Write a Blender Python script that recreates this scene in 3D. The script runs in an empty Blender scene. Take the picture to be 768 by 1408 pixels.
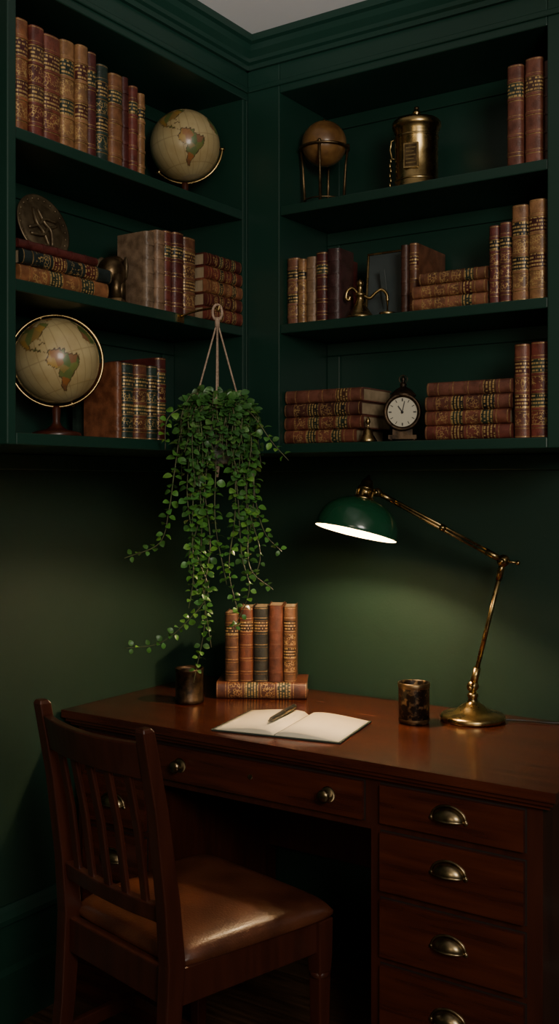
import bpy, math, random
from mathutils import Matrix, Vector
T=Matrix.Translation
def R(a,ax): return Matrix.Rotation(math.radians(a),4,ax)
def S(x,y,z): return Matrix.Diagonal((x,y,z,1))
scn=bpy.context.scene

# ---------------------------------------------------------------- materials
def nodes(name):
    m=bpy.data.materials.new(name); m.use_nodes=True
    nt=m.node_tree; return m,nt,nt.nodes['Principled BSDF']
def mk(name,a,b=None,scale=8,stretch=(1,1,1),rough=.5,metal=0,bump=0,bscale=60,attr=False,coat=0,detail=4,lo=.35,hi=.65,emit=None,rvar=0,spec=None):
    m,nt,p=nodes(name); N=nt.nodes; L=nt.links
    tc=N.new('ShaderNodeTexCoord'); mp=N.new('ShaderNodeMapping'); mp.inputs['Scale'].default_value=stretch
    L.new(tc.outputs['Object'],mp.inputs['Vector'])
    nz=N.new('ShaderNodeTexNoise'); nz.inputs['Scale'].default_value=scale; nz.inputs['Detail'].default_value=detail
    L.new(mp.outputs[0],nz.inputs['Vector'])
    rp=N.new('ShaderNodeValToRGB'); rp.color_ramp.elements[0].position=lo; rp.color_ramp.elements[1].position=hi
    b=b or a
    rp.color_ramp.elements[0].color=(*b,1); rp.color_ramp.elements[1].color=(*a,1)
    L.new(nz.outputs['Fac'],rp.inputs[0]); out=rp.outputs[0]
    if attr:
        at=N.new('ShaderNodeAttribute'); at.attribute_name='Col'
        mx=N.new('ShaderNodeMix'); mx.data_type='RGBA'; mx.blend_type='MULTIPLY'; mx.inputs[0].default_value=1
        L.new(at.outputs['Color'],mx.inputs[6]); L.new(out,mx.inputs[7]); out=mx.outputs[2]
    L.new(out,p.inputs['Base Color'])
    p.inputs['Roughness'].default_value=rough; p.inputs['Metallic'].default_value=metal
    if spec is not None: p.inputs['Specular IOR Level'].default_value=spec
    if rvar:
        mr=N.new('ShaderNodeMapRange'); mr.inputs['To Min'].default_value=rough-rvar; mr.inputs['To Max'].default_value=rough+rvar
        L.new(nz.outputs['Fac'],mr.inputs['Value']); L.new(mr.outputs[0],p.inputs['Roughness'])
    if coat: p.inputs['Coat Weight'].default_value=coat; p.inputs['Coat Roughness'].default_value=.15
    if bump:
        n2=N.new('ShaderNodeTexNoise'); n2.inputs['Scale'].default_value=bscale; n2.inputs['Detail'].default_value=5
        L.new(mp.outputs[0],n2.inputs['Vector'])
        bp=N.new('ShaderNodeBump'); bp.inputs['Strength'].default_value=bump; bp.inputs['Distance'].default_value=.002
        L.new(n2.outputs['Fac'],bp.inputs['Height']); L.new(bp.outputs[0],p.inputs['Normal'])
    if emit: p.inputs['Emission Color'].default_value=(*emit[0],1); p.inputs['Emission Strength'].default_value=emit[1]
    return m
def mk_gold_pattern(name,kind,scale,thr,gate=.46):
    m,nt,p=nodes(name); N=nt.nodes; L=nt.links
    tc=N.new('ShaderNodeTexCoord'); at=N.new('ShaderNodeAttribute'); at.attribute_name='Col'
    def math_(op,a,b=None):
        n=N.new('ShaderNodeMath'); n.operation=op
        for i,x in enumerate((a,b)):
            if x is None: continue
            if isinstance(x,(int,float)): n.inputs[i].default_value=x
            else: L.new(x,n.inputs[i])
        return n.outputs[0]
    if kind=='vor':
        v=N.new('ShaderNodeTexVoronoi'); v.feature='DISTANCE_TO_EDGE'; v.inputs['Scale'].default_value=scale
        L.new(tc.outputs['Object'],v.inputs['Vector'])
        n3=N.new('ShaderNodeTexNoise'); n3.inputs['Scale'].default_value=90; L.new(tc.outputs['Object'],n3.inputs['Vector'])
        mask=math_('MULTIPLY',math_('LESS_THAN',v.outputs['Distance'],thr),math_('GREATER_THAN',n3.outputs['Fac'],gate))
    else:
        lc=N.new('ShaderNodeAttribute'); lc.attribute_name='Loc'
        sp=N.new('ShaderNodeSeparateXYZ'); L.new(lc.outputs['Vector'],sp.inputs[0])
        zz=math_('MULTIPLY',sp.outputs['Z'],scale)
        row=math_('FLOOR',zz); fr=math_('FRACT',zz)
        rm=math_('MULTIPLY',math_('GREATER_THAN',fr,.28),math_('LESS_THAN',fr,.78))
        cb=N.new('ShaderNodeCombineXYZ'); L.new(math_('MULTIPLY',sp.outputs['X'],420),cb.inputs[0]); L.new(math_('MULTIPLY',row,7.31),cb.inputs[1])
        nz=N.new('ShaderNodeTexNoise'); nz.inputs['Scale'].default_value=1; nz.inputs['Detail'].default_value=0; L.new(cb.outputs[0],nz.inputs['Vector'])
        mask=math_('MULTIPLY',rm,math_('GREATER_THAN',nz.outputs['Fac'],thr))
    n4=N.new('ShaderNodeTexNoise'); n4.inputs['Scale'].default_value=45; n4.inputs['Detail'].default_value=4; L.new(tc.outputs['Object'],n4.inputs['Vector'])
    r4=N.new('ShaderNodeMapRange'); r4.inputs['From Min'].default_value=.35; r4.inputs['From Max'].default_value=.65; r4.inputs['To Min'].default_value=.50; r4.inputs['To Max'].default_value=1.05; L.new(n4.outputs['Fac'],r4.inputs['Value'])
    sc=N.new('ShaderNodeVectorMath'); sc.operation='SCALE'; L.new(at.outputs['Color'],sc.inputs[0]); L.new(r4.outputs[0],sc.inputs['Scale'])
    mx=N.new('ShaderNodeMix'); mx.data_type='RGBA'; L.new(mask,mx.inputs[0]); L.new(sc.outputs[0],mx.inputs[6]); mx.inputs[7].default_value=(.50,.32,.12,1)
    L.new(mx.outputs[2],p.inputs['Base Color'])
    L.new(math_('MULTIPLY',mask,.4),p.inputs['Metallic'])
    p.inputs['Roughness'].default_value=.42
    return m
M_wall=mk('green_wall_paint',(.0085,.0305,.0180),(.0074,.027,.0157),scale=3,rough=.66,bump=.15,bscale=150,spec=.35)
M_cab=mk('green_cabinet_paint',(.0082,.036,.0235),(.0074,.032,.021),scale=4,rough=.40,bump=.06,bscale=120)
M_ceil=mk('ceiling_plaster',(.80,.78,.76),(.76,.74,.72),scale=3,rough=.9)
M_floor=mk('dark_oak_floor',(.09,.045,.022),(.035,.016,.008),scale=6,stretch=(1,14,1),rough=.4,bump=.2)
M_wood=mk('mahogany',(.082,.0175,.0080),(.034,.0075,.0040),scale=4,stretch=(1.2,14,14),rough=.25,rvar=.05,bump=.04,bscale=40,coat=.35,lo=.3,hi=.7,detail=7)
M_woodv=mk('mahogany_upright_grain',(.058,.0140,.0067),(.029,.007,.0037),scale=4,stretch=(12,12,1.2),rough=.33,bump=.05,bscale=40,coat=.2,lo=.25,hi=.75)
M_dark=mk('shadow_gap_wood',(.010,.0035,.002),rough=.7)
M_seat=mk('seat_leather',(.115,.034,.013),(.050,.015,.007),scale=9,rough=.38,rvar=.12,bump=.4,bscale=220,detail=7,coat=.08)
M_brass=mk('aged_brass',(.50,.35,.15),(.26,.175,.07),scale=30,rough=.28,metal=1,rvar=.1)
M_brassd=mk('dark_bronze',(.20,.13,.065),(.07,.045,.022),scale=35,rough=.38,metal=.9,bump=.4,bscale=90)
M_bronzeb=mk('blackened_bronze',(.075,.045,.024),(.018,.012,.008),scale=50,rough=.42,metal=.8,bump=.5,bscale=90)
M_pull=mk('antique_brass_hardware',(.36,.27,.15),(.17,.125,.07),scale=60,rough=.30,metal=1)
M_leather=mk('book_leather',(1.1,1.1,1.1),(.55,.52,.50),scale=45,rough=.42,attr=True,bump=.4,bscale=350,rvar=.1)
M_pages=mk('page_edges',(.36,.26,.155),(.25,.18,.10),scale=40,stretch=(20,1,1),rough=.85)
M_gilt=mk('gilt',(.52,.33,.13),(.24,.13,.05),scale=250,rough=.4,metal=.5)
M_tool=mk_gold_pattern('tooled_leather','vor',150,.065,.48)
M_label=mk_gold_pattern('title_label','text',125,.44)
BOOKM=[M_leather,M_pages,M_gilt,M_tool,M_label]
M_globe=mk('antique_globe_paper',(1,.97,.88),(.74,.66,.52),scale=14,rough=.38,attr=True,coat=.3,detail=8)
M_black=mk('black_iron',(.012,.012,.012),rough=.4)
M_paper=mk('notebook_paper',(.86,.76,.57),(.82,.72,.53),scale=10,rough=.8)
M_cover=mk('notebook_cover',(.02,.035,.03),rough=.5)
M_shade=mk('green_enamel',(.010,.068,.030),(.009,.058,.025),scale=5,rough=.22,coat=.5)
M_white=mk('white_enamel',(.85,.76,.58),rough=.5)
M_bulb=mk('warm_bulb',(1,.9,.7),emit=((1,.74,.42),20))
M_leaf=mk('leaf_green',(1.1,1.1,1.1),(.7,.7,.7),scale=60,rough=.40,attr=True)
M_stem=mk('stem',(.10,.13,.04),(.07,.06,.03),scale=40,rough=.6)
M_pot=mk('grey_ceramic',(.15,.15,.14),(.08,.08,.075),scale=30,rough=.6,bump=.4,bscale=80)
M_rope=mk('jute_rope',(.46,.33,.24),(.30,.20,.14),scale=200,rough=.9,bump=.6,bscale=400)
M_soil=mk('soil',(.02,.013,.008),rough=.95)
M_face=mk('clock_face',(.50,.45,.34),rough=.5)
M_slate=mk('slate_glass',(.060,.074,.072),(.048,.060,.060),rough=.25)
M_woodglobe=mk('amber_globe',(.24,.12,.038),(.085,.036,.012),scale=22,rough=.3,coat=.5,detail=8)
M_cup=mk('mottled_bronze_cup',(.22,.14,.07),(.018,.013,.010),scale=75,rough=.38,metal=.7,lo=.5,hi=.64,bump=.5,bscale=75)
M_plate=mk('plate_bronze',(.22,.16,.09),(.10,.07,.04),scale=40,rough=.45,metal=.7,bump=.4,bscale=90)

# ---------------------------------------------------------------- mesh builder
class MB:
    def __init__(s): s.v=[];s.f=[];s.m=[];s.c=[];s.s=[];s.l=[]
    def add(s,vs,fs,mat=0,col=(1,1,1),smooth=False,M=None,vcol=None):
        o=len(s.v)
        for p in vs:
            p=Vector(p); s.l.append(p)
            s.v.append(M@p if M is not None else p)
        for f in fs:
            s.f.append([i+o for i in f]); s.m.append(mat); s.s.append(smooth)
            s.c.append([vcol[i] for i in f] if vcol else col)
    def box(s,a,b,mat=0,col=(1,1,1),M=None):
        x0,y0,z0=a;x1,y1,z1=b
        s.add([(x0,y0,z0),(x1,y0,z0),(x1,y1,z0),(x0,y1,z0),(x0,y0,z1),(x1,y0,z1),(x1,y1,z1),(x0,y1,z1)],
              [(0,3,2,1),(4,5,6,7),(0,1,5,4),(1,2,6,5),(2,3,7,6),(3,0,4,7)],mat,col,False,M)
    def lathe(s,prof,M=None,seg=32,mat=0,col=(1,1,1),smooth=True):
        vs=[];fs=[]
        for r,z in prof:
            r=max(r,1e-5)
            for i in range(seg):
                a=2*math.pi*i/seg; vs.append((r*math.cos(a),r*math.sin(a),z))
        for j in range(len(prof)-1):
            for i in range(seg):
                k=(i+1)%seg; fs.append((j*seg+i,j*seg+k,(j+1)*seg+k,(j+1)*seg+i))
        s.add(vs,fs,mat,col,smooth,M)
    def tube(s,pts,r,seg=8,mat=0,col=(1,1,1),M=None,closed=False):
        pts=[Vector(p) for p in pts]; n=len(pts)
        rs=r if isinstance(r,(list,tuple)) else [r]*n
        vs=[];fs=[];up=None
        for i,p in enumerate(pts):
            if closed: t=(pts[(i+1)%n]-pts[i-1]).normalized()
            else: t=(pts[min(i+1,n-1)]-pts[max(i-1,0)]).normalized()
            if up is None:
                up=t.cross(Vector((0,0,1)));
                if up.length<.05: up=t.cross(Vector((1,0,0)))
                up.normalize()
            else:
                up=(up-t*up.dot(t))
                up.normalize()
            b=t.cross(up)
            for k in range(seg):
                a=2*math.pi*k/seg; vs.append(p+(up*math.cos(a)+b*math.sin(a))*rs[i])
        for j in range(n if closed else n-1):
            jj=(j+1)%n
            for k in range(seg):
                l=(k+1)%seg; fs.append((j*seg+k,j*seg+l,jj*seg+l,jj*seg+k))
        if not closed: fs.append(tuple(reversed(range(seg)))); fs.append(tuple(range((n-1)*seg,n*seg)))
        s.add(vs,fs,mat,col,True,M)
    def beam(s,secs,mat=0,M=None):
        vs=[];fs=[]
        for c,hx,hy in secs:
            for dx,dy in((-1,-1),(1,-1),(1,1),(-1,1)): vs.append((c[0]+dx*hx,c[1]+dy*hy,c[2]))
        n=len(secs)
        for j in range(n-1):
            for k in range(4):
                l=(k+1)%4; fs.append((j*4+k,j*4+l,(j+1)*4+l,(j+1)*4+k))
        fs.append((3,2,1,0)); fs.append((4*n-4,4*n-3,4*n-2,4*n-1))
        s.add(vs,fs,mat,(1,1,1),False,M)
    def sphere(s,M,mat=0,col=(1,1,1),u=28,v=16):
        s.lathe([(math.sin(math.pi*j/v),-math.cos(math.pi*j/v)) for j in range(v+1)],M,u,mat,col)
    def prism(s,poly,p0,p1,ax,mat=0,M=None):
        n=len(poly); vs=[]
        for q in (p0,p1):
            for a,b in poly: vs.append((q,a,b) if ax=='x' else (a,q,b))
        fs=[(i,(i+1)%n,(i+1)%n+n,i+n) for i in range(n)]+[tuple(reversed(range(n))),tuple(range(n,2*n))]
        s.add(vs,fs,mat,(1,1,1),False,M)
    def build(s,name,mats,bevel=0,origin=None,loc=False):
        xs=[p.x for p in s.v];ys=[p.y for p in s.v];zs=[p.z for p in s.v]
        o=Vector(((min(xs)+max(xs))/2,(min(ys)+max(ys))/2,min(zs))) if origin is None else Vector(origin)
        me=bpy.data.meshes.new(name); me.from_pydata([tuple(p-o) for p in s.v],[],s.f)
        for m in mats: me.materials.append(m)
        ca=me.color_attributes.new('Col','FLOAT_COLOR','CORNER')
        if loc:
            la=me.attributes.new('Loc','FLOAT_VECTOR','POINT')
            for i,p in enumerate(s.l): la.data[i].vector=p
        for i,pl in enumerate(me.polygons):
            pl.material_index=s.m[i]; pl.use_smooth=s.s[i]
            c=s.c[i]
            for j,li in enumerate(pl.loop_indices):
                cc=c[j] if isinstance(c,list) else c
                ca.data[li].color=(*cc[:3],1)
        me.update()
        import bmesh
        bm=bmesh.new(); bm.from_mesh(me); bmesh.ops.recalc_face_normals(bm,faces=bm.faces); bm.to_mesh(me); bm.free()
        ob=bpy.data.objects.new(name,me); ob.location=o; scn.collection.objects.link(ob)
        if bevel:
            b=ob.modifiers.new('bevel','BEVEL'); b.width=bevel; b.segments=2; b.limit_method='ANGLE'; b.angle_limit=math.radians(50)
        return ob
def smooth_path(pts,n=8):
    P=[Vector(p) for p in pts]; P=[P[0]*2-P[1]]+P+[P[-1]*2-P[-2]]; out=[]
    for i in range(1,len(P)-2):
        for k in range(n):
            t=k/n; a,b,c,d=P[i-1:i+3]
            out.append(.5*((2*b)+(c-a)*t+(2*a-5*b+4*c-d)*t*t+(3*b-a-3*c+d)*t**3))
    out.append(P[-2]); return out

# ---------------------------------------------------------------- room shell
RX,RY,CH=3.5,-3.5,2.495
def simple(name,a,b,mat,bevel=0):
    m=MB(); m.box(a,b); return m.build(name,[mat],bevel)
simple('floor',(-.1,RY-.1,-.1),(RX+.1,.1,0),M_floor)
simple('ceiling',(-.1,RY-.1,CH),(RX+.1,.1,CH+.1),M_ceil)
simple('wall_left',(-.1,RY,0),(0,0,CH),M_wall)
simple('wall_back',(-.1,0,0),(RX+.1,.1,CH),M_wall)
simple('wall_right',(RX,RY,0),(RX+.1,0,CH),M_wall)
simple('wall_front',(-.1,RY-.1,0),(RX+.1,RY,CH),M_wall)
bb=[(0,0),(.024,0),(.024,.135),(.018,.15),(.018,.255),(.030,.262),(.030,.275),(.016,.290),(.008,.30),(0,.30)]
m=MB(); m.prism(bb,RY,0,'y'); m.build('baseboard_left',[M_cab])
m=MB(); m.prism([(-a,b) for a,b in bb],1.36,RX,'x'); m.build('baseboard_back',[M_cab])
m=MB(); m.box((0,-1.6,1.395),(.014,0,1.437)); m.build('trim_1',[M_cab],.003)
m=MB(); m.box((.014,-.014,1.395),(1.9,0,1.437)); m.build('trim_2',[M_cab],.003)

# ---------------------------------------------------------------- bookcases
SH=[1.437,1.741,2.041]; ST=.024; ZT=2.352
FX,FY=.46,-.39
m=MB()   # along left wall
m.box((.001,-1.192,1.437),(.22,-.39,CH-.001)); m.box((.001,-.39,1.437),(FX-.001,-.001,CH-.001))
m.box((.22,-.405,1.437),(FX-.003,-.39,CH-.001))
m.box((.22,-1.192,1.437),(FX,-1.169,CH-.001))
m.box((.22,-1.169,ZT),(FX,-.39,CH-.001))
for z in SH: m.box((.22,-1.169,z),(FX-(.0 if z<1.5 else .004),-.405,z+ST))
for i in range(3):
    z0=SH[i]+ST; z1=(SH+[ZT])[i+1]
    m.box((.22,-1.169,z1-.035),(.228,-.405,z1)); m.box((.22,-.45,z0),(.228,-.405,z1-.035)); m.box((.22,-1.169,z0),(.228,-1.12,z1-.035))
m.box((FX,-1.192,ZT+.018),(FX+.006,-.39,ZT+.032))
m.build('built_in_bookcase',[M_cab],.0025)
m=MB()   # along back wall
XR=1.257
m.box((FX,-.15,1.437),(1.287,-.001,CH-.001)); m.box((FX,FY,1.437),(.56,-.15,CH-.001))
m.box((XR,FY,1.437),(1.287,-.15,CH-.001)); m.box((.56,FY,ZT),(XR,-.15,CH-.001))
for z in SH: m.box((.56,FY+(0 if z<1.5 else .004),z),(XR,-.15,z+ST))
for i in range(3):
    z0=SH[i]+ST; z1=(SH+[ZT])[i+1]
    m.box((.56,-.158,z1-.035),(XR,-.15,z1)); m.box((.56,-.158,z0),(.60,-.15,z1-.035)); m.box((XR-.04,-.158,z0),(XR,-.15,z1-.035))
m.box((FX+.006,FY-.006,ZT+.018),(1.287,FY,ZT+.032))
m.build('built_in_bookcase',[M_cab],.0025)
cr=[(0,2.425),(.010,2.425),(.012,2.436),(.020,2.440),(.022,2.449),(.034,2.462),(.040,2.474),(.050,2.478),(.052,CH-.001),(0,CH-.001)]
m=MB(); m.prism([(FX+a,b) for a,b in cr],-1.25,-.39,'y'); m.build('trim_3',[M_cab])
m=MB(); m.prism([(FY-a,b) for a,b in cr],FX,1.34,'x'); m.build('trim_4',[M_cab])

# ---------------------------------------------------------------- books
TAN=(.30,.145,.058);ORG=(.27,.095,.034);RED=(.15,.032,.022);DRED=(.085,.017,.014);BRN=(.15,.058,.028);DBR=(.075,.029,.017)
GRN=(.020,.038,.027);BLK=(.018,.016,.014);LTN=(.32,.20,.12);PLUM=(.050,.018,.017)
rng=random.Random(4)
def book(mb,M,t,h,d,col,style=1,lab=None):
    c=.0028; j=.006; b=min(.007,t*.22); K=9
    lab=lab or rng.choice([DRED,BLK,(.03,.04,.025),DBR])
    zs=[h*f for f in (.12,.30,.48,.66,.84)]
    segs=[(0,.002,0,0,col)]
    prev=.002; gw=.0017
    for i,zb in enumerate(zs+[h-.002]):
        e=zb-.003 if i<5 else zb
        comp=(3,col) if style==1 else (0,col)
        if i==4 and style: comp=(4,lab)
        if i==2 and style==1 and t>.03: comp=(4,lab)
        if i in(0,5): comp=(0,col)
        if style: segs.append((prev,prev+gw,0,2,col)); segs.append((prev+gw,e-gw,0,comp[0],comp[1])); segs.append((e-gw,e,0,2,col))
        else: segs.append((prev,e,0,comp[0],comp[1]))
        if i<5:
            segs.append((e,e+.006,.0019,0,col))
            prev=e+.006
    segs.append((h-.002,h,0,0,col))
    def ring(z,off):
        out=[]
        for k in range(K):
            a=math.pi*k/(K-1); out.append((t/2-t/2*math.cos(a)-(off*.3*math.cos(a)),j-(j+b+off)*max(0,math.sin(a))**.6,z))
        return out
    last=None
    for z0,z1,off,mt,cl in segs:
        if z1<=z0: continue
        r0=ring(z0,off); r1=ring(z1,off)
        if last is not None and last[1]!=off:
            rl=ring(z0,last[1]); mb.add(rl+r0,[(k,k+1,K+k+1,K+k) for k in range(K-1)],0,col,False,M)
        mb.add(r0+r1,[(k,k+1,K+k+1,K+k) for k in range(K-1)],mt,cl,True,M); last=(z1,off)
    mb.add(ring(0,0),[tuple(range(K))],0,col,False,M); mb.add(ring(h,0),[tuple(range(K))],0,col,False,M)
    mb.box((0,.005,0),(c,d,h),0,col,M); mb.box((t-c,.005,0),(t,d,h),0,col,M)
    mb.box((c,.0055,.003),(t-c,d-.004,h-.003),1,col,M)
def row_left(name,items,z,xs=.43,d=.155):
    mb=MB()
    for it in items:
        y0,y1,h,col,st=it[:5]; dd=it[5] if len(it)>5 else d
        jit=rng.uniform(-.004,.004)
        book(mb,T((xs+jit,y0+.0006,z))@R(90,'Z'),y1-y0-.0012,h,dd,col,st)
    return mb.build(name,BOOKM,loc=True)
def row_back(name,items,z,ys=-.36,d=.155,tilt=0):
    mb=MB()
    for it in items:
        x0,x1,h,col,st=it[:5]; dd=it[5] if len(it)>5 else d
        jit=rng.uniform(-.004,.004)
        book(mb,T((x0+.0006,ys+jit,z))@R(tilt,'Y'),x1-x0-.0012,h,dd,col,st)
    return mb.build(name,BOOKM,loc=True)
def stack(name,base,rotz,items,mb=None):
    own=mb is None; mb=mb or MB(); z=0
    for off,l,t,d,col,st,tw in items:
        M=T(base)@R(rotz,'Z')@T((off,0,z))@T((l/2,d/2,0))@R(tw,'Z')@T((-l/2,-d/2,0))@T((0,0,t-.0005))@R(90,'Y')
        book(mb,M,t-.0008,l,d,col,st); z+=t
    if own: return mb.build(name,BOOKM,loc=True)
Z1,Z2,Z3=[s+ST+.0004 for s in SH]
row_left('row_of_leather_books',[(-1.145,-1.1095,.230,ORG,1),(-1.108,-1.069,.228,RED,1),(-1.069,-1.019,.226,(.19,.050,.028),1),(-1.018,-.978,.232,TAN,1),
 (-.977,-.943,.234,(.28,.135,.055),1),(-.942,-.912,.232,DRED,2),(-.911,-.876,.216,GRN,1),(-.8745,-.834,.207,(.21,.085,.034),2),(-.832,-.809,.213,DRED,0),(-.808,-.782,.200,RED,2),(-.7805,-.757,.191,TAN,2)],Z3)
row_left('row_of_leather_books',[(-.753,-.721,.181,(.20,.13,.08),0,.085),(-.72,-.686,.190,(.24,.14,.08),0,.11),(-.685,-.657,.196,RED,2,.12),(-.656,-.616,.198,DRED,2,.13),(-.615,-.565,.195,BRN,1)],Z2)
row_left('row_of_leather_books',[(-.850,-.830,.172,(.18,.06,.025),0,.10),(-.829,-.791,.172,GRN,1),(-.790,-.749,.172,(.13,.045,.024),1),(-.748,-.715,.172,GRN,1),(-.714,-.680,.195,DRED,1)],Z1)
stack('stack_of_leather_books',(.452,-.558,Z2),90,[(0,.150,.034,.15,RED,1,0),(.002,.147,.033,.15,DRED,1,0),(0,.150,.034,.15,(.21,.08,.038),1,0),(.004,.145,.033,.15,RED,1,0),(.002,.143,.032,.15,DRED,1,0)])
stack('stack_of_leather_books',(.437,-1.145,Z2),90,[(0,.255,.036,.165,(.26,.105,.043),1,0),(.005,.262,.032,.165,(.016,.024,.022),1,1),(.0,.225,.019,.15,DRED,0,0)])
row_back('row_of_leather_books',[(1.155,1.193,.226,(.16,.052,.032),2),(1.195,1.2365,.234,(.18,.058,.034),2),(1.238,1.256,.222,DBR,0)],Z3)
row_back('row_of_leather_books',[(.5615,.598,.170,(.20,.08,.045),1),(.598,.622,.163,TAN,1),(.622,.652,.166,(.24,.14,.075),0),(.652,.684,.173,DRED,2),(.684,.722,.178,PLUM,0,.066)],Z2)
row_back('row_of_leather_books',[(.872,.893,.170,DBR,0),(.893,.917,.172,BRN,2)],Z2,ys=-.33)
row_back('row_of_leather_books',[(1.110,1.136,.177,(.13,.032,.026),1),(1.137,1.165,.180,(.14,.038,.03),1),(1.166,1.204,.213,(.25,.115,.05),1),(1.205,1.245,.220,TAN,1)],Z2)
row_back('row_of_leather_books',[(1.172,1.206,.208,(.18,.056,.032),1),(1.207,1.247,.211,(.17,.036,.024),1)],Z1)
stack('stack_of_leather_books',(.923,-.365,Z2),0,[(0,.185,.030,.15,(.24,.095,.048),1,0),(.0,.184,.030,.15,(.21,.08,.04),1,0),(.018,.168,.029,.15,BRN,1,0)])
stack('stack_of_leather_books',(.5625,-.365,Z1),0,[(0,.205,.034,.15,(.18,.056,.033),1,0),(0,.225,.033,.15,(.15,.045,.028),1,0),(.0,.220,.034,.15,(.09,.032,.023),1,0),(.003,.222,.034,.15,(.17,.06,.038),2,0)])
stack('stack_of_leather_books',(.957,-.365,Z1),0,[(0,.212,.034,.15,(.15,.038,.026),1,0),(.0,.205,.034,.15,(.18,.055,.031),1,0),(.0,.21,.034,.15,(.14,.046,.029),1,0),(.005,.207,.033,.15,(.17,.06,.038),2,0)])

# ---------------------------------------------------------------- globes
CONT=[[(-77,8),(-72,12),(-62,10),(-52,5),(-50,0),(-44,-2),(-35,-6),(-37,-12),(-39,-18),(-42,-23),(-48,-26),(-53,-33),(-58,-38),(-63,-41),(-66,-46),(-69,-52),(-73,-54),(-75,-48),(-73,-38),(-71,-30),(-70,-18),(-76,-14),(-81,-6),(-80,0),(-77,4)],
[(-168,66),(-156,71),(-125,70),(-95,72),(-82,68),(-95,60),(-88,56),(-82,54),(-78,62),(-65,60),(-56,52),(-66,45),(-74,40),(-76,35),(-81,31),(-80,25),(-83,29),(-90,30),(-97,27),(-97,20),(-91,18),(-87,21),(-88,16),(-83,14),(-83,10),(-78,9),(-80,7),(-87,12),(-95,16),(-105,20),(-110,25),(-117,33),(-124,40),(-124,48),(-135,58),(-150,60),(-165,55)],
[(-17,15),(-16,24),(-10,32),(-5,36),(10,37),(20,32),(32,31),(37,20),(43,11),(51,12),(42,-2),(40,-15),(35,-24),(31,-30),(20,-35),(15,-27),(12,-15),(9,0),(5,5),(-8,4)],
[(-9,38),(-9,44),(0,49),(8,54),(5,60),(12,66),(28,71),(60,69),(75,73),(105,78),(140,73),(180,68),(165,60),(155,52),(140,50),(130,43),(122,40),(121,30),(110,21),(106,10),(100,14),(103,2),(98,8),(95,18),(88,22),(80,12),(77,8),(72,20),(60,25),(55,17),(43,13),(35,28),(36,36),(27,37),(22,38),(14,45),(16,39),(8,44),(0,40),(-5,36)],
[(114,-22),(122,-17),(130,-12),(137,-15),(142,-11),(146,-19),(153,-27),(150,-37),(140,-38),(130,-32),(116,-35)],
[(-55,60),(-45,60),(-22,70),(-20,80),(-60,82),(-70,76),(-55,68)],[(-84,22),(-75,20),(-74,21),(-82,23)]]
def inpoly(x,y,P):
    r=False; j=len(P)-1
    for i in range(len(P)):
        xi,yi=P[i];xj,yj=P[j]
        if (yi>y)!=(yj>y) and x<(xj-xi)*(y-yi)/(yj-yi)+xi: r=not r
        j=i
    return r
_r=random.Random(9)
SEED=[(_r.uniform(-180,180),_r.uniform(-60,75),_r.choice([(.10,.15,.05),(.32,.15,.05),(.40,.25,.07),(.24,.12,.06),(.15,.19,.06),(.42,.30,.11)])) for _ in range(150)]
SEED+=[(-55,-10,(.11,.17,.05)),(-65,-35,(.34,.14,.045)),(-72,-8,(.42,.27,.07)),(-68,5,(.34,.16,.06)),(-64,-18,(.28,.22,.07)),(-60,-28,(.13,.18,.06)),(-45,-20,(.17,.20,.06)),(-100,40,(.16,.20,.07)),(-110,55,(.12,.16,.055)),(-85,35,(.30,.20,.07))]
def geo(lon,lat):
    if lat<-70: return (.42,.35,.22)
    w=2.2*math.sin(lat*.35+lon*.21)+1.3*math.sin(lon*.9-lat*.6)
    for P in CONT:
        if inpoly(lon+w*.6,lat+w*.4,P):
            e=not(inpoly(lon+w*.6+1.6,lat+w*.4,P) and inpoly(lon+w*.6-1.6,lat+w*.4,P) and inpoly(lon+w*.6,lat+w*.4+1.4,P))
            if e: return (.09,.055,.025)
            s=min(SEED,key=lambda q:(q[0]-lon)**2+(q[1]-lat)**2); return s[2]
    gl=abs((lon+7.5)%15-7.5)<.5 or abs((lat+7.5)%15-7.5)<.4
    return (.36,.28,.15) if gl else (.50,.41,.23)
def globe_ball(mb,M,mat,u=280,v=140):
    vs=[];cs=[];fs=[]
    for j in range(v+1):
        la=-90+180*j/v
        for i in range(u):
            lo=-180+360*i/u; c=math.cos(math.radians(la)) or 1e-5
            if j in(0,v): c=1e-5
            vs.append((c*math.cos(math.radians(lo)),c*math.sin(math.radians(lo)),math.sin(math.radians(la)))); cs.append(geo(lo,la))
    for j in range(v):
        for i in range(u):
            k=(i+1)%u; fs.append((j*u+i,j*u+k,(j+1)*u+k,(j+1)*u+i))
    mb.add(vs,fs,mat,(1,1,1),True,M,vcol=cs)
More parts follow.
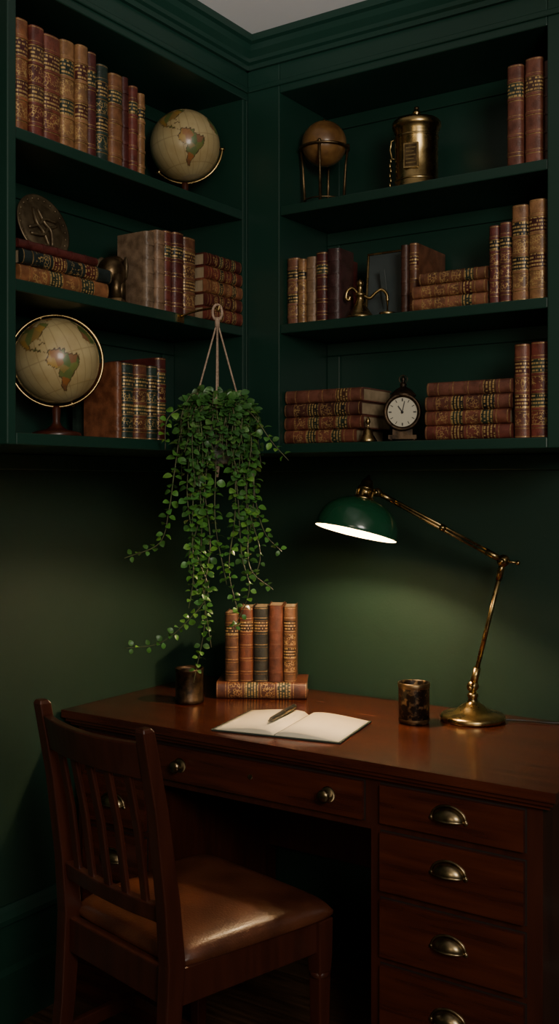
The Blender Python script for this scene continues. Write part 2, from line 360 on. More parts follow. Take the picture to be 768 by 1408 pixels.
def desk_globe(name,cx,cy,zb,zc,r,spin,tiltaz,full=True,tilt=20,a0=-90,a1=270):
    mb=MB(); C=Vector((cx,cy,zc))
    tiltM=T(C)@R(tiltaz,'Z')@R(tilt,'Y')@R(-tiltaz,'Z')
    globe_ball(mb,tiltM@R(spin,'Z')@S(r,r,r),0)
    rr=r*1.075
    pts=[]
    n=64
    PM=T(C)@R(tiltaz,'Z')@R(tilt,'Y')
    for i in range(n+(0 if full else 1)):
        a=math.radians(a0+(a1-a0)*i/n); pts.append(PM@Vector((rr*math.cos(a),0,rr*math.sin(a))))
    mb.tube(pts,.0034,8,1,closed=full)
    ax=(PM.to_3x3()@Vector((0,0,1)))
    if full:
        for sg in(1,-1): mb.tube([C+ax*sg*r*.98,C+ax*sg*(rr+.006)],.0035,8,1)
    else:
        for p in(pts[0],pts[-1]):
            dd=(p-C).normalized(); mb.tube([C+dd*r*.98,C+dd*(rr+.006)],.0045,8,1)
    hz=zc-rr-zb
    mb.lathe([(0,0),(.052,0),(.055,.004),(.053,.010),(.040,.014),(.022,.018),(.012,.026),(.008,min(.034,hz-.004)),(.010,hz-.002),(.006,hz+.002),(0,hz+.002)],T((cx,cy,zb)),40,2)
    return mb.build(name,[M_globe,M_brass,M_woodv],origin=(cx,cy,zb))
desk_globe('antique_desk_globe',.352,-.958,Z1,1.629,.0935,-44+66,-44-90,full=True)
desk_globe('antique_desk_globe',.352,-.512,Z3,2.222,.089,-50+68,-146,full=False,a0=195,a1=325,tilt=10)
# small wooden globe on cradle
mb=MB(); cx,cy=.632,-.290; zc=2.236; r=.058
mb.sphere(T((cx,cy,zc))@S(r,r,r),0,u=40,v=24)
mb.tube([(cx+.063*math.cos(a),cy+.063*math.sin(a),zc-.014) for a in [2*math.pi*i/40 for i in range(40)]],.0035,8,1,closed=True)
for k in range(4):
    a=math.radians(20+90*k); c,s=math.cos(a),math.sin(a)
    mb.tube([(cx+.062*c,cy+.062*s,zc-.012),(cx+.056*c,cy+.056*s,zc-.06),(cx+.050*c,cy+.050*s,Z3+.001)],[.0035,.003,.0045],8,1)
    mb.sphere(T((cx+.062*c,cy+.062*s,zc-.010))@S(.005,.005,.006),1,u=10,v=8)
mb.tube([(cx+.051*math.cos(a),cy+.051*math.sin(a),Z3+.022) for a in [2*math.pi*i/40 for i in range(40)]],.002,6,1,closed=True)
mb.tube([(cx,cy,zc+r-.002),(cx,cy,zc+r+.006)],.003,8,1)
mb.build('table_globe_on_cradle',[M_woodglobe,M_brassd],origin=(cx,cy,Z3))

# ---------------------------------------------------------------- shelf ornaments
mb=MB(); M=T((.888,-.275,Z3))@R(12,'Z')
mb.lathe([(0,0),(.060,0),(.061,.004),(.057,.010),(.054,.014),(.054,.022),(.0525,.025),(.0525,.150),(.0545,.153),(.0545,.160),(.058,.163),(.060,.168),(.060,.176),(.056,.182),(.045,.186),(.025,.189),(.010,.190),(.006,.193),(.006,.197),(.010,.202),(.009,.208),(.004,.212),(0,.212)],M,48,0)
mb.box((-.018,-.0565,.055),(.018,-.050,.115),0,M=M); mb.box((-.015,-.0575,.059),(.015,-.056,.111),1,M=M)
for i in range(5): mb.box((-.012,-.058,.065+i*.009),(.012-.004*(i%2),-.0574,.068+i*.009),0,M=M)
mb.tube([M@Vector((-.052,0,.145)),M@Vector((-.064,0,.142)),M@Vector((-.067,0,.120)),M@Vector((-.062,0,.098)),M@Vector((-.052,0,.096))],.0025,8,0)
for k in range(7): mb.sphere(M@T((-.062-.002*(k%2),-.012,.09-k*.012))@S(.0028,.0028,.006),0,u=8,v=6)
for zz in(.034,.140): mb.lathe([(.0525,zz-.003),(.0548,zz),(.0525,zz+.003)],M,48,0)
mb.tube([M@Vector((0,.0,.212)),M@Vector((.0,0,.218))],.006,10,1)
mb.build('brass_canister',[M_brass,M_brassd],origin=(.888,-.275,Z3))
# embossed bronze plate leaning at back
mb=MB(); M=T((.305,-.958,Z2+.0885+.0735))@R(-14,'Y')@R(90,'Y')@S(1.04,1.04,1)
mb.lathe([(0,-.003),(.03,-.004),(.058,-.003),(.069,.004),(.072,.006),(.0725,.009),(.069,.010),(.058,.003),(.056,.0045),(.03,.003),(0,.003)],M,48,0)
for k in range(4):
    a=k*1.6+.4; pts=[M@Vector((.045*math.cos(a),.045*math.sin(a),.006)),M@Vector((.02*math.cos(a+.8),.02*math.sin(a+.8),.009)),M@Vector((.012*math.cos(a+2.4),.012*math.sin(a+2.4),.008)),M@Vector((.042*math.cos(a+2.9),.042*math.sin(a+2.9),.005))]
    mb.tube(smooth_path(pts,5),.0038,8,0)
for k in range(24):
    a=k*math.pi/12; mb.sphere(M@T((.064*math.cos(a),.064*math.sin(a),.007))@S(.003,.003,.002),0,u=8,v=6)
mb.build('embossed_bronze_plate',[M_plate])
# elephant bookend
mb=MB(); M=T((.392,-.822,Z2))@R(-62,'Z')@S(1.32,1.32,1.3)
mb.box((-.034,-.024,0),(.034,.024,.008),0,M=M)
mb.sphere(M@T((.010,0,.056))@S(.028,.024,.028),0); mb.sphere(M@T((-.018,0,.070))@S(.020,.019,.022),0)
for sy in(-1,1):
    mb.sphere(M@T((-.008,sy*.021,.067))@R(sy*20,'Z')@S(.016,.005,.021),1)
    mb.tube([M@Vector((.024,sy*.012,.05)),M@Vector((.025,sy*.013,.007))],[.013,.011],12,0)
    mb.tube([M@Vector((-.004,sy*.012,.05)),M@Vector((-.007,sy*.013,.007))],[.013,.011],12,0)
    mb.tube(smooth_path([M@Vector((-.030,sy*.009,.058)),M@Vector((-.040,sy*.010,.053)),M@Vector((-.046,sy*.010,.057))],4),.003,6,2)
tr=smooth_path([M@Vector(p) for p in((-.030,0,.068),(-.041,0,.052),(-.043,0,.034),(-.039,0,.018),(-.032,0,.013))],5)
mb.tube(tr,[.014-.009*i/len(tr) for i in range(len(tr))],12,0)
mb.build('elephant_bookend',[M_brassd,M_plate,M_pages])
# brass balance
mb=MB(); M=T((.770,-.346,Z2))@R(20,'Z')@S(1.05,1.05,1)
mb.lathe([(0,0),(.033,0),(.034,.004),(.030,.008),(.027,.012),(.020,.022),(.013,.034),(.009,.046),(.008,.054),(.013,.057),(.013,.061),(.006,.066),(.005,.080),(.009,.085),(.008,.091),(.003,.096),(0,.1)],M,32,0)
mb.tube(smooth_path([M@Vector(p) for p in((-.004,0,.060),(-.018,0,.076),(-.030,0,.070),(-.034,0,.054),(-.028,0,.047),(-.024,0,.056))],6),.0040,8,0)
mb.tube(smooth_path([M@Vector(p) for p in((.004,0,.060),(.022,0,.050),(.036,0,.062),(.050,0,.070),(.062,0,.058),(.064,0,.040))],6),.0040,8,0)
mb.lathe([(0,0),(.018,.001),(.020,.008),(.018,.009),(.002,.006),(.002,.035),(0,.036)],M@T((.064,0,.004)),24,0)
mb.build('brass_balance_scale',[M_brass])
# framed slate
mb=MB(); M=T((.748,-.286,Z2+.001))@R(-5,'X')
w,h,f=.117,.176,.005
mb.box((0,0,0),(w,.010,f),0,M=M);mb.box((0,0,h-f),(w,.010,h),0,M=M);mb.box((0,0,f),(f,.010,h-f),0,M=M);mb.box((w-f,0,f),(w,.010,h-f),0,M=M)
mb.box((f,.003,f),(w-f,.009,h-f),1,M=M)
mb.box((w/2-.008,.010,.0),(w/2+.008,.012,h*.7),1,M=M@T((0,0,0))@T((0,.010,0))@R(18,'X')@T((0,-.008,.004)))
mb.build('picture_frame',[M_brass,M_slate],.001)
# bell
mb=MB(); M=T((.806,-.372,Z1))
mb.lathe([(.021,.000),(.0225,.002),(.018,.009),(.013,.018),(.011,.027),(.007,.032),(.003,.034),(.0035,.042),(.006,.048),(.0045,.055),(.002,.060),(0,.061)],M,28,0)
mb.lathe([(.021,0),(.016,.009),(.011,.018),(.009,.026),(0,.030)],M,28,0)
mb.build('brass_hand_bell',[M_brass])
# clock
mb=MB(); M=T((.872,-.315,Z1))@R(22,'Z')
mb.box((-.034,-.026,.006),(.034,.026,.016),0,M=M); mb.box((-.024,-.022,.016),(.024,.022,.030),0,M=M)
for sx in(-1,1):
    for sy in(-1,1): mb.sphere(M@T((sx*.028,sy*.02,.005))@S(.005,.005,.005),0,u=10,v=8)
CM=M@T((0,0,.071))@R(90,'X')
mb.lathe([(0,-.026),(.036,-.026),(.043,-.020),(.044,.018),(.046,.021),(.046,.027),(.042,.030),(.036,.027),(.0355,.024)],CM,48,0)
mb.lathe([(.0360,.024),(0,.0242)],CM,48,1)
for k in range(12):
    Q=CM@R(30*k,'Z'); mb.box((-.0009 if k%3 else -.0016,.026,.0243),(.0009 if k%3 else .0016,.033,.0250),2,M=Q)
mb.box((-.0014,-.003,.0252),(.0014,.018,.0258),2,M=CM@R(35,'Z')); mb.box((-.001,-.004,.026),(.001,.027,.0266),2,M=CM@R(-12,'Z'))
mb.lathe([(.003,.0245),(.003,.028),(0,.028)],CM,12,2)
mb.lathe([(.026,.108),(.032,.112),(.030,.116),(.024,.122),(.018,.128),(.010,.132),(.007,.135),(.009,.139),(.005,.143),(.004,.147),(.007,.152),(.003,.158),(0,.162)],M,32,0)
mb.tube([M@Vector((.010*math.cos(a),0,.152+.010*math.sin(a))) for a in [2*math.pi*i/20 for i in range(20)]],.0012,6,0,closed=True)
mb.build('mantel_clock',[M_bronzeb,M_face,M_black],origin=(.872,-.315,Z1))

# ---------------------------------------------------------------- desk
mb=MB()
DT=.76; X0,X1=.012,1.352; Y0,Y1=-.612,-.012
mb.box((X0,Y0,DT-.020),(X1,Y1,DT)); mb.box((X0+.008,Y0+.008,DT-.030),(X1-.008,Y1,DT-.020)); mb.box((X0+.016,Y0+.018,DT-.040),(X1-.018,Y1,DT-.030))
BF=-.580
mb.box((.305,BF+.0005,.605),(.929,-.03,.72),1)
def pedestal(xa,xb):
    mb.box((xa,BF,.06),(xb,-.03,.72),1)
    mb.box((xa-.008,BF-.010,0),(xb+.008,-.025,.075),0); mb.box((xa-.004,BF-.006,.075),(xb+.004,-.028,.088),0)
pedestal(.929,1.315); pedestal(.045,.305)
mb.box((.305,-.06,.30),(.929,-.045,.605),1)
def drawer(xa,xb,za,zb):
    mb.box((xa-.0035,BF-.0012,za-.0035),(xb+.0035,BF,zb+.0035),2)
    mb.box((xa,BF-.012,za),(xb,BF-.0012,zb),0)
zs=[(.6255,.708),(.480,.605),(.337,.460),(.105,.3175)]
def binpull(x,z):
    a,b,c=.036,.026,.022; vs=[];fs=[];nu,nv=20,10; y0=BF-.012
    for layer,k in((0,1.0),(1,.88)):
        for i in range(nu+1):
            for j in range(nv+1):
                u=math.pi*i/nu; v=math.pi/2*j/nv
                vs.append((x+a*k*math.cos(u),y0-c*k*math.sin(u)*math.sin(v)-.0005,z-.010+b*k*math.sin(u)*math.cos(v)))
    n1=(nu+1)*(nv+1)
    for l in(0,1):
        for i in range(nu):
            for j in range(nv):
                q=l*n1+i*(nv+1)+j; fs.append((q,q+1,q+nv+2,q+nv+1))
    for i in range(nu):
        q=i*(nv+1)+nv; fs.append((q,q+nv+1,q+nv+1+n1,q+n1))
    mb.add(vs,fs,3,(1,1,1),True)
    mb.tube([(x+(a+.003)*math.cos(math.pi*i/16),y0-.001,z-.010+(b+.003)*math.sin(math.pi*i/16)) for i in range(17)],.0028,8,3)
    for sx in(-1,1): mb.sphere(T((x+sx*(a+.003),y0-.002,z-.011))@S(.005,.003,.005),3,u=10,v=8)
def knob(x,z):
    mb.lathe([(0,0),(.017,0),(.018,.002),(.014,.005),(.006,.007),(.0055,.013),(.011,.016),(.015,.021),(.014,.026),(.009,.029),(0,.030)],T((x,BF-.012,z))@R(90,'X'),24,3)
for (a,b),hz in zip(zs,(.672,.557,.402,.249)): drawer(.956,1.279,a,b); binpull(1.118,hz)
for (a,b) in zs: drawer(.07,.285,a,b); binpull(.178,(a+b)/2)
drawer(.325,.912,.625,.708); knob(.402,.667); knob(.827,.667)
mb.lathe([(0,0),(.006,0),(.006,.002),(.003,.002),(0,.0012)],T((.613,BF-.012,.672))@R(90,'X'),16,3)
mb.build('writing_desk',[M_wood,M_woodv,M_dark,M_pull],.003)

# ---------------------------------------------------------------- chair
CM=T((.615,-.80,0))@R(-12,'Z'); mb=MB()
hb,hf,yb,yf=.178,.222,-.205,.200
for sx in(-1,1):
    mb.beam([((sx*(hb-.004),yb-.045,0),.015,.016),((sx*hb,yb-.012,.25),.016,.018),((sx*hb,yb,.44),.017,.021),((sx*hb,yb-.010,.56),.016,.019),((sx*(hb+.001),yb-.035,.74),.015,.016),((sx*(hb+.002),yb-.066,.895),.0145,.014),((sx*(hb+.002),yb-.068,.903),.011,.010)],0,CM)
    mb.beam([((sx*(hf-.018),yf-.022,0),.012,.012),((sx*(hf-.018),yf-.022,.05),.014,.014),((sx*(hf-.018),yf-.022,.30),.017,.017),((sx*(hf-.018),yf-.022,.345),.020,.020),((sx*(hf-.018),yf-.022,.425),.021,.021)],0,CM)
    mb.lathe([(.021,.300),(.024,.306),(.021,.312)],CM@T((sx*(hf-.018),yf-.022,0)),20,0)
def bar(p,q,hx,z0,z1,mat=0):
    p=Vector(p);q=Vector(q);d=(q-p).normalized();n=Vector((-d.y,d.x))*hx
    vs=[(*(p+n),z0),(*(p-n),z0),(*(q-n),z0),(*(q+n),z0),(*(p+n),z1),(*(p-n),z1),(*(q-n),z1),(*(q+n),z1)]
    mb.add(vs,[(0,3,2,1),(4,5,6,7),(0,1,5,4),(1,2,6,5),(2,3,7,6),(3,0,4,7)],mat,M=CM)
for sx in(-1,1):
    bar((sx*hb,yb),(sx*(hf-.018),yf-.022),.011,.355,.428); bar((sx*hb,yb-.015),(sx*(hf-.018),yf-.022),.008,.165,.195)
bar((-hb,yb),(hb,yb),.011,.355,.428); bar((-hf+.018,yf-.022),(hf-.018,yf-.022),.011,.355,.428)
bar((-.19,-.02),(.19,-.02),.008,.165,.19)
def rail(z0,z1,yo0,yo1,bow,arch,th):
    n=14; vs=[];fs=[]
    for i in range(n+1):
        u=-1+2*i/n; x=u*(hb-.008); by=-bow*(1-u*u); ar=arch*(1-u*u)
        for yy,zz in((yo0+by-th,z0),(yo0+by+th,z0),(yo1+by+th,z1+ar),(yo1+by-th,z1+ar)): vs.append((x,yb+yy,zz))
    for i in range(n):
        for k in range(4): l=(k+1)%4; fs.append((i*4+k,i*4+l,i*4+4+l,i*4+4+k))
    fs+= [(3,2,1,0),(n*4,n*4+1,n*4+2,n*4+3)]
    mb.add(vs,fs,0,M=CM)
rail(.800,.872,-.047,-.062,.022,-.004,.010)
rail(.515,.550,-.006,-.010,.012,0,.010)
for k in range(5):
    u=-.66+.33*k; by0=-.012*(1-u*u); by1=-.022*(1-u*u); x=u*hb
    mb.beam([((x,yb-.010+by0,.545),.0105,.005),((x,yb-.024+by0*.5+by1*.5,.68),.0105,.005),((x,yb-.047+by1,.805),.0105,.005)],0,CM)
n=26; vs=[];fs=[]
def sq(u,v):
    yy=(yb+.012+yf+.012)/2+v*(yf-yb+.006)/2; hw=(hb+.012)+( (hf+.010)-(hb+.012))*(v+1)/2
    return u*hw,yy
for i in range(n+1):
    for j in range(n+1):
        u=-1+2*i/n; v=-1+2*j/n
        u=math.copysign(abs(u)**.75,u); v=math.copysign(abs(v)**.75,v)
        cu=u*math.sqrt(1-.10*v**6); cv=v*math.sqrt(1-.08*u**6)
        x,y=sq(cu,cv); e=max(0,(1-u**8))*max(0,(1-v**8))
        vs.append((x,y,.438+.026*e**.5+.008*(1-u*u)*(1-v*v)))
for i in range(n):
    for j in range(n): q=i*(n+1)+j; fs.append((q,q+n+1,q+n+2,q+1))
edge=[i*(n+1) for i in range(n+1)]+[n*(n+1)+j for j in range(1,n+1)]+[i*(n+1)+n for i in range(n-1,-1,-1)]+[j for j in range(n-1,0,-1)]
o=len(vs)
for k,q in enumerate(edge): x,y,z=vs[q]; vs.append((x*.995,y*.995+.0,.426))
ne=len(edge)
for k in range(ne): l=(k+1)%ne; fs.append((edge[k],edge[l],o+l,o+k))
fs.append(tuple(o+k for k in range(ne)))
mb.add(vs,fs,1,(1,1,1),True,CM)
mb.build('wooden_dining_chair',[M_woodv,M_seat],.003)

# ---------------------------------------------------------------- desk items
ZD=DT+.0008
mb=MB()
base=(.268,-.270,ZD); RZ=30
stack(None,base,RZ,[(0,.252,.046,.135,(.105,.034,.018),1,0)],mb)
x=.022
for t,h,c,st in((.040,.190,(.10,.042,.021),2),(.040,.205,(.12,.036,.018),2),(.042,.207,(.020,.021,.018),2),(.042,.212,(.095,.030,.017),0),(.036,.208,(.13,.06,.030),1)):
    book(mb,T(base)@R(RZ,'Z')@T((x,.014,.0465)),t-.001,h,.110,c,st,lab=(.030,.012,.010)); x+=t
mb.build('stack_of_leather_books',BOOKM,loc=True)
mb=MB(); M=T((.236,-.350,ZD))
mb.lathe([(0,0),(.038,0),(.040,.003),(.040,.012),(.038,.015),(.038,.085),(.040,.088),(.040,.094),(.037,.094),(.036,.085),(.036,.006),(0,.006)],M,40,0)
mb.build('bronze_pencil_cup',[M_bronzeb])
mb=MB(); M=T((.856,-.225,ZD))
mb.lathe([(0,0),(.036,0),(.038,.003),(.039,.096),(.040,.100),(.037,.101),(.036,.096),(.034,.006),(0,.006)],M,40,0)
mb.lathe([(.0392,.088),(.0405,.090),(.0405,.100),(.0392,.101)],M,40,1); mb.lathe([(.0378,.004),(.0392,.006),(.0388,.012)],M,40,1)
mb.build('mottled_bronze_cup',[M_cup,M_brassd])
mb=MB(); M=T((.627,-.432,ZD))@R(11,'Z')
mb.box((-.166,-.118,0),(.166,.118,.003),1,M=M)
for sx in(-1,1):
    nx=14; vs=[];fs=[]
    for i in range(nx+1):
        u=i/nx; zt=.0035+.012*(math.sin(math.pi*min(1,u*1.0)**.55)*.75+ .25*(1-u)) if u>0 else .005
        for yy in(-.113,.113): vs.append((sx*(.001+u*.160),yy,zt))
        for yy in(-.113,.113): vs.append((sx*(.001+u*.160),yy,.003))
    for i in range(nx):
        a=i*4;b=a+4; fs+=[(a,a+1,b+1,b),(a,b,b+2,a+2),(a+1,a+3,b+3,b+1)]
    fs.append((nx*4,nx*4+1,nx*4+3,nx*4+2))
    mb.add(vs,fs,0,(1,1,1),True,M)
mb.build('open_notebook',[M_paper,M_cover,M_black])
mb=MB(); a=Vector((.600,-.490,.7845)); b=Vector((.566,-.325,.7845)); d=b-a
mb.tube([a-d*.08,a,a+d*.05,a+d*.5,a+d*.52,a+d*.97,b],[.0008,.0030,.0056,.0068,.0072,.0068,.0045],14,0)
mb.tube([a+d*.56+Vector((.0075,.001,.001)),a+d*.93+Vector((.0075,.001,.001))],.0012,6,1)
mb.tube([a+d*.50,a+d*.52],.0074,14,1); mb.tube([a+d*.95,a+d*.965],.0071,14,1)
mb.build('fountain_pen',[M_black,M_brassd])

# ---------------------------------------------------------------- desk lamp
mb=MB(); L0=Vector((.968,-.118,ZD))
mb.lathe([(0,0),(.080,0),(.082,.003),(.082,.010),(.078,.015),(.060,.019),(.046,.024),(.034,.033),(.024,.040),(.014,.046),(.011,.056),(.014,.060),(.014,.066),(.009,.070),(0,.072)],T(L0),56,0)
J1=L0+Vector((0,0,.085))
def knuckle(c,ax,r=.013,w=.02):
    ax=ax.normalized(); mb.tube([c-ax*w/2,c+ax*w/2],r,20,0); mb.tube([c-ax*(w/2+.006),c-ax*w/2],r*.6,12,0); mb.tube([c+ax*w/2,c+ax*(w/2+.014)],r*.35,10,0)
    mb.sphere(T(c+ax*(w/2+.017))@S(.006,.006,.006),0,u=12,v=8)
mb.tube([L0+Vector((0,0,.066)),J1],.009,14,0); knuckle(J1,Vector((.2,-1,0)),.014,.018)
J2=Vector((1.050,-.120,1.168))
d=(J2-J1).normalized()
mb.tube([J1,J1+d*.05],.0095,14,0); mb.tube([J1+d*.04,J2-d*.03],.0060,14,0); mb.tube([J2-d*.05,J2],.008,14,0); knuckle(J2,Vector((.25,-1,0)),.015,.02)
mb.tube([J2,J2+Vector((.035,.0,-.004))],.003,8,0); mb.sphere(T(J2+Vector((.038,0,-.004)))@S(.006,.006,.006),0,u=10,v=8)
dirn=Vector((-.124,-.225,-.95)).normalized(); rimc=Vector((.734,-.305,1.236)); neck=rimc-dirn*.128
J3=neck+Vector((.022,.014,-.022))
d=(J3-J2).normalized(); side=Vector((0,0,.0055))
for sg in(1,-1): mb.tube([J2+side*sg,J3+side*sg*.6],.0036,10,0)
mb.tube([J2,J2+d*.05],.0085,12,0); mb.tube([J3-d*.05,J3],.007,12,0)
mid=J2+d*.17; mb.tube([mid-d*.008,mid+d*.008],.009,12,0)
knuckle(J3,Vector((.4,-1,0)),.011,.016)
q=(-dirn).to_track_quat('Z','Y').to_matrix().to_4x4(); SM=T(rimc)@q
prof=[(.104,0),(.105,.003),(.104,.012),(.101,.028),(.094,.046),(.082,.062),(.064,.076),(.044,.085),(.026,.088),(.022,.090)]
mb.lathe(prof,SM,56,1); mb.lathe([(.1035,.0),(.1035,.003),(.1020,.012),(.0985,.027),(.0915,.044),(.080,.059),(.062,.073),(.042,.082),(0,.084)],SM,56,2)
mb.lathe([(.104,.0),(.1045,-.001),(.1035,0)],SM,56,1)
mb.lathe([(.024,.085),(.026,.088),(.026,.092),(.021,.094),(.020,.112),(.022,.114),(.022,.117),(.017,.121),(.015,.134),(.012,.138),(.006,.142),(.004,.150),(0,.152)],SM,32,0)
for k in range(8): mb.box((.0195,-.002,.096),(.0225,.002,.110),0,M=SM@R(45*k,'Z'))
mb.lathe([(.012,.084),(.013,.080),(.015,.077),(.020,.074),(.022,.069),(.020,.064),(.012,.059),(0,.057)],SM,28,3)
mb.tube(smooth_path([L0+Vector(p) for p in((.07,.02,.006),(.12,.05,.004),(.17,.06,.0035),(.23,.085,.0035),(.30,.095,.0035))],8),.0025,8,4)
mb.build('desk_lamp',[M_brass,M_shade,M_white,M_bulb,M_black],origin=L0)

# ---------------------------------------------------------------- hanging plant
mb=MB(); PC=Vector((.568,-.660,0)); U=Vector((.83,.557,0)); V=Vector((-.557,.83,0)); rr=random.Random(11)
RIM=1.515
mb.lathe([(0,1.405),(.030,1.405),(.040,1.412),(.052,1.45),(.058,1.49),(.060,RIM-.004),(.062,RIM),(.056,RIM),(.054,1.495),(0,1.495)],T(PC),36,0)
mb.lathe([(.055,1.500),(0,1.506)],T(PC),24,1)
apex=PC+Vector((0,0,1.735))
for k in range(4):
    a=math.radians(35+90*k); q=PC+Vector((.061*math.cos(a),.061*math.sin(a),RIM-.004))
    mb.tube([apex,q],.0022,6,2); mb.tube(smooth_path([q,q+Vector((-.012*math.cos(a),-.012*math.sin(a),-.06)),PC+Vector((0,0,1.40))],4),.0022,6,2)
mb.tube([apex+Vector((0,0,-.012)),apex+Vector((0,0,.010))],.006,10,2)
mb.tube([apex+Vector((.011*math.cos(a)*U.x,.011*math.cos(a)*U.y,.022+.018*math.sin(a))) for a in [2*math.pi*i/20 for i in range(20)]],.003,8,2,closed=True)
mb.tube([PC+Vector((0,0,1.40)),PC+Vector((0,0,1.375))],[.006,.003],8,2)
hy=PC.y; mb.box((FX-.0035,hy-.012,1.7425),(FX-.0003,hy+.012,1.7625),3)
mb.tube(smooth_path([(FX-.001,hy,1.757),(FX+.04,hy,1.765),(PC.x-.008,hy,1.768),(PC.x+.002,hy,1.760),(PC.x+.006,hy,1.772)],6),.0028,8,3)
def leaf(p,dr,nrm,L,W,col):
    dr=dr.normalized(); sd=dr.cross(nrm).normalized(); nm=sd.cross(dr)
    rows=[(0,.12,0),(.18,.72,.10),(.42,1,.16),(.68,.85,.12),(.88,.45,.02),(1,.0,-.06)]
    vs=[];fs=[]
    for t,w,b in rows:
        c=p+dr*L*t+nm*L*b*.6
        vs+= [c-sd*W/2*w+nm*W*.10*w, c, c+sd*W/2*w+nm*W*.10*w]
    for i in range(5):
        a=i*3; fs+=[(a,a+1,a+4,a+3),(a+1,a+2,a+5,a+4)]
    mb.add(vs,fs,4,col,True)
LC=[(.040,.13,.028),(.055,.17,.034),(.032,.10,.026),(.085,.21,.045),(.045,.15,.038)]
def strand(pts,sp=.0175,big=1.0,painted_tip_light=0):
    P=smooth_path(pts,10)
    mb.tube(P,[.0014 if i<len(P)*.7 else .001 for i in range(len(P))],5,5)
    acc=0;side=rr.random()*6; tot=sum((P[i+1]-P[i]).length for i in range(len(P)-1)); run=0
    for i in range(len(P)-1):
        t=(P[i+1]-P[i]); l=t.length; run+=l; acc+=l
        while acc>sp:
            acc-=sp*rr.uniform(.85,1.2); side+=1.57+rr.uniform(-.5,.5); tn=t.normalized()
            a=tn.cross(Vector((rr.uniform(-.3,.3),rr.uniform(-.3,.3),1)) if abs(tn.z)<.9 else Vector((1,.3,0))).normalized(); b=tn.cross(a)
            f=1-.42*(run/tot)**2
            for s in(0,math.pi):
                o=a*math.cos(side+s)+b*math.sin(side+s)
                dr=(o+tn*.35+Vector((0,0,rr.uniform(-.3,.25)))).normalized()
                nrm=(Vector((0,0,.8))-V*.7+Vector((rr.uniform(-.7,.7),rr.uniform(-.7,.7),rr.uniform(-.3,.5)))).normalized()
                if abs(nrm.dot(dr))>.9: nrm=-V
                L=rr.uniform(.018,.026)*f*big; c=rr.choice(LC)
                k=1+painted_tip_light*(run/tot)  # light on the lower leaves painted in: colour brightens along the strand
                leaf(P[i]+o*.003,dr,nrm,L,L*rr.uniform(.72,.9),(c[0]*k*1.1,c[1]*k,c[2]))
def W(u,z,v=0): return PC+U*u*.01+V*v*.01+Vector((0,0,RIM+.015+z*.01))
long=[
 [(-4,0),(-7.6,-4.2),(-9.3,-14.4),(-10.5,-22.8),(-12.7,-30.4),(-20.5,-33.8)],
 [(-2,1),(-5,-6),(-6.4,-19.4),(-4.2,-33),(-1.7,-41.4),(-6.4,-48),(-12.7,-53),(-20.5,-54.2)],
 [(-1,1),(-1.7,-9.3),(-2.9,-22.8),(-3.4,-36.3),(-2.5,-48.2),(-5,-62)],
 [(2,1),(3.4,-6),(5,-19.4),(5.9,-33),(7.6,-41),(4,-50)],
 [(4,1),(7.6,-6),(8.8,-19.4),(11,-27.9),(14.9,-32.4)],
 [(4,2),(8.5,-1.7),(12.7,-7.6),(16.5,-11.8)],
 [(0,1),(0,-12.7),(0,-26),(2.5,-39.7)],
 [(3,1),(6,-12),(7.2,-26),(7.8,-36),(13,-41)],
 [(-3,2),(-6.8,.8),(-11,-2.5),(-11.5,-9.3)],
 [(-2,1),(-4.5,-12),(-5.2,-26),(-5,-38),(-6,-45)],
 [(0,1),(-2.5,-16),(-1.2,-30),(-2.5,-42),(-1,-54)],
 [(3,1),(8,-10),(8.5,-22),(7,-31)],
 [(-1,1),(-3.5,-12),(-3.5,-24),(-6,-34),(-4,-42)],
 [(4,1),(8,-6),(7,-20),(10,-32),(9,-38)],
 [(1,1),(4,-10),(4.4,-24),(3,-36),(5,-46)]]
for s in long:
    n=len(s); v0=rr.uniform(-6.8,-5.6)
    strand([W(u,z,v0*min(1,i*.8)+rr.uniform(-.6,.6)) for i,(u,z) in enumerate(s)],painted_tip_light=.7)
for k in range(54):
    a=rr.uniform(0,2*math.pi); r0=rr.uniform(0,3.5); r1=rr.uniform(5.5,9.8); dz=-rr.uniform(1,9) if k%3 else -rr.uniform(8,16)
    up=rr.uniform(.8,3.8); c,s=math.cos(a),math.sin(a)
    if s>0: r1=min(r1,6.5+3*(1-s))
    strand([W(r0*c,-1,r0*s),W((r0+r1)/2*c,up,(r0+r1)/2*s),W(r1*c,-2+up*.4,r1*s),W((r1+.4)*c,-2+dz*.5,(r1+.4)*s),W((r1+rr.uniform(-1,1.4))*c,-2+dz,(r1)*s)],sp=.0165,big=1.0)
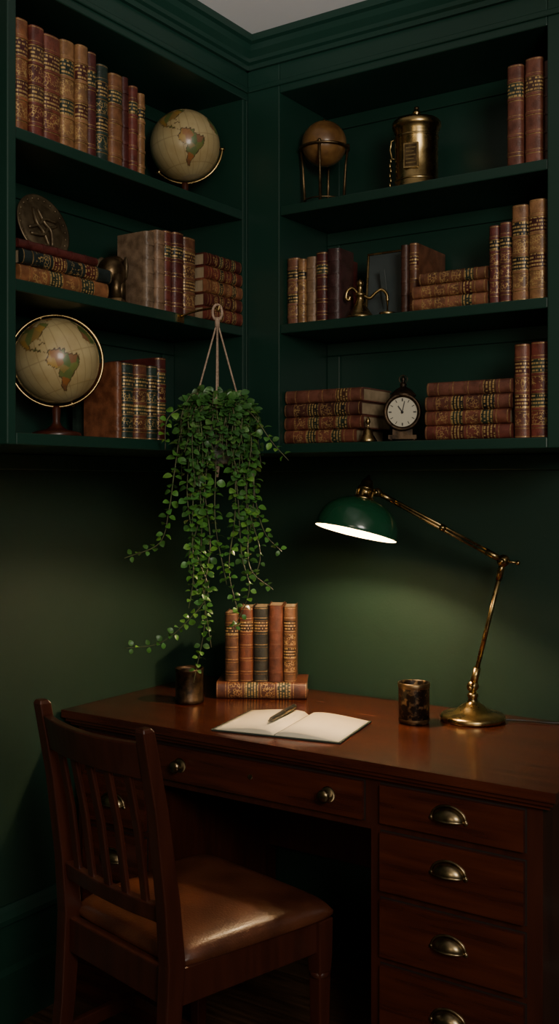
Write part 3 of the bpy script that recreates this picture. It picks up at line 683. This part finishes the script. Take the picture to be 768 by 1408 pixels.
for k in range(14):   # runners spilling over the room side of the pot
    u=-6.0+12*k/13; dz=-rr.uniform(6,13); r1=-rr.uniform(6.8,8.2)
    strand([W(u*.4,0,-2),W(u*.8,rr.uniform(.5,2),-5),W(u,-2,r1),W(u+rr.uniform(-1,1),-2+dz*.5,r1),W(u+rr.uniform(-1.5,1.5),-2+dz,r1+.5)],sp=.0165)
mb.build('hanging_potted_vine',[M_pot,M_soil,M_rope,M_brass,M_leaf,M_stem],origin=(PC.x,PC.y,1.405))

# ---------------------------------------------------------------- lights
def area(name,loc,tgt,size,power,col):
    l=bpy.data.lights.new(name,'AREA'); l.size=size; l.energy=power; l.color=col
    o=bpy.data.objects.new(name,l); o.location=loc; o.rotation_euler=(Vector(tgt)-Vector(loc)).to_track_quat('-Z','Y').to_euler(); scn.collection.objects.link(o)
area('added_key_light',(2.9,-2.6,2.0),(.6,-.5,1.75),.7,35,(1,.93,.82))  # key light added behind the camera; the room has no window
area('warm_side_light',(1.6,-3.3,1.6),(.0,-1.2,.8),.7,6.5,(1,.84,.60))
l=bpy.data.lights.new('ceiling_fill_spot','SPOT'); l.energy=120; l.color=(1,.97,.95); l.shadow_soft_size=.05; l.spot_size=math.radians(24); l.spot_blend=.7  # unseen spot added to brighten the ceiling corner, no fixture there
o=bpy.data.objects.new('ceiling_fill_spot',l); o.location=(2.25,-2.75,1.35); o.rotation_euler=(Vector((.90,-.95,2.60))-Vector(o.location)).to_track_quat('-Z','Y').to_euler(); scn.collection.objects.link(o)
l=bpy.data.lights.new('lamp_bulb_light','POINT'); l.energy=15; l.color=(1,.70,.40); l.shadow_soft_size=.012
o=bpy.data.objects.new('lamp_bulb_light',l); o.location=rimc-dirn*.044; scn.collection.objects.link(o)
w=bpy.data.worlds.new('world'); scn.world=w; w.use_nodes=True
w.node_tree.nodes['Background'].inputs[0].default_value=(.5,.6,.6,1); w.node_tree.nodes['Background'].inputs[1].default_value=.02

# ---------------------------------------------------------------- camera
cam=bpy.data.cameras.new('camera'); co=bpy.data.objects.new('camera',cam); scn.collection.objects.link(co)
co.location=(2.023,-2.57,1.36); co.rotation_euler=(math.radians(90),0,math.radians(33.86))
cam.sensor_width=36; cam.lens=36.36; cam.shift_y=-.0277; cam.clip_start=.05
scn.camera=co
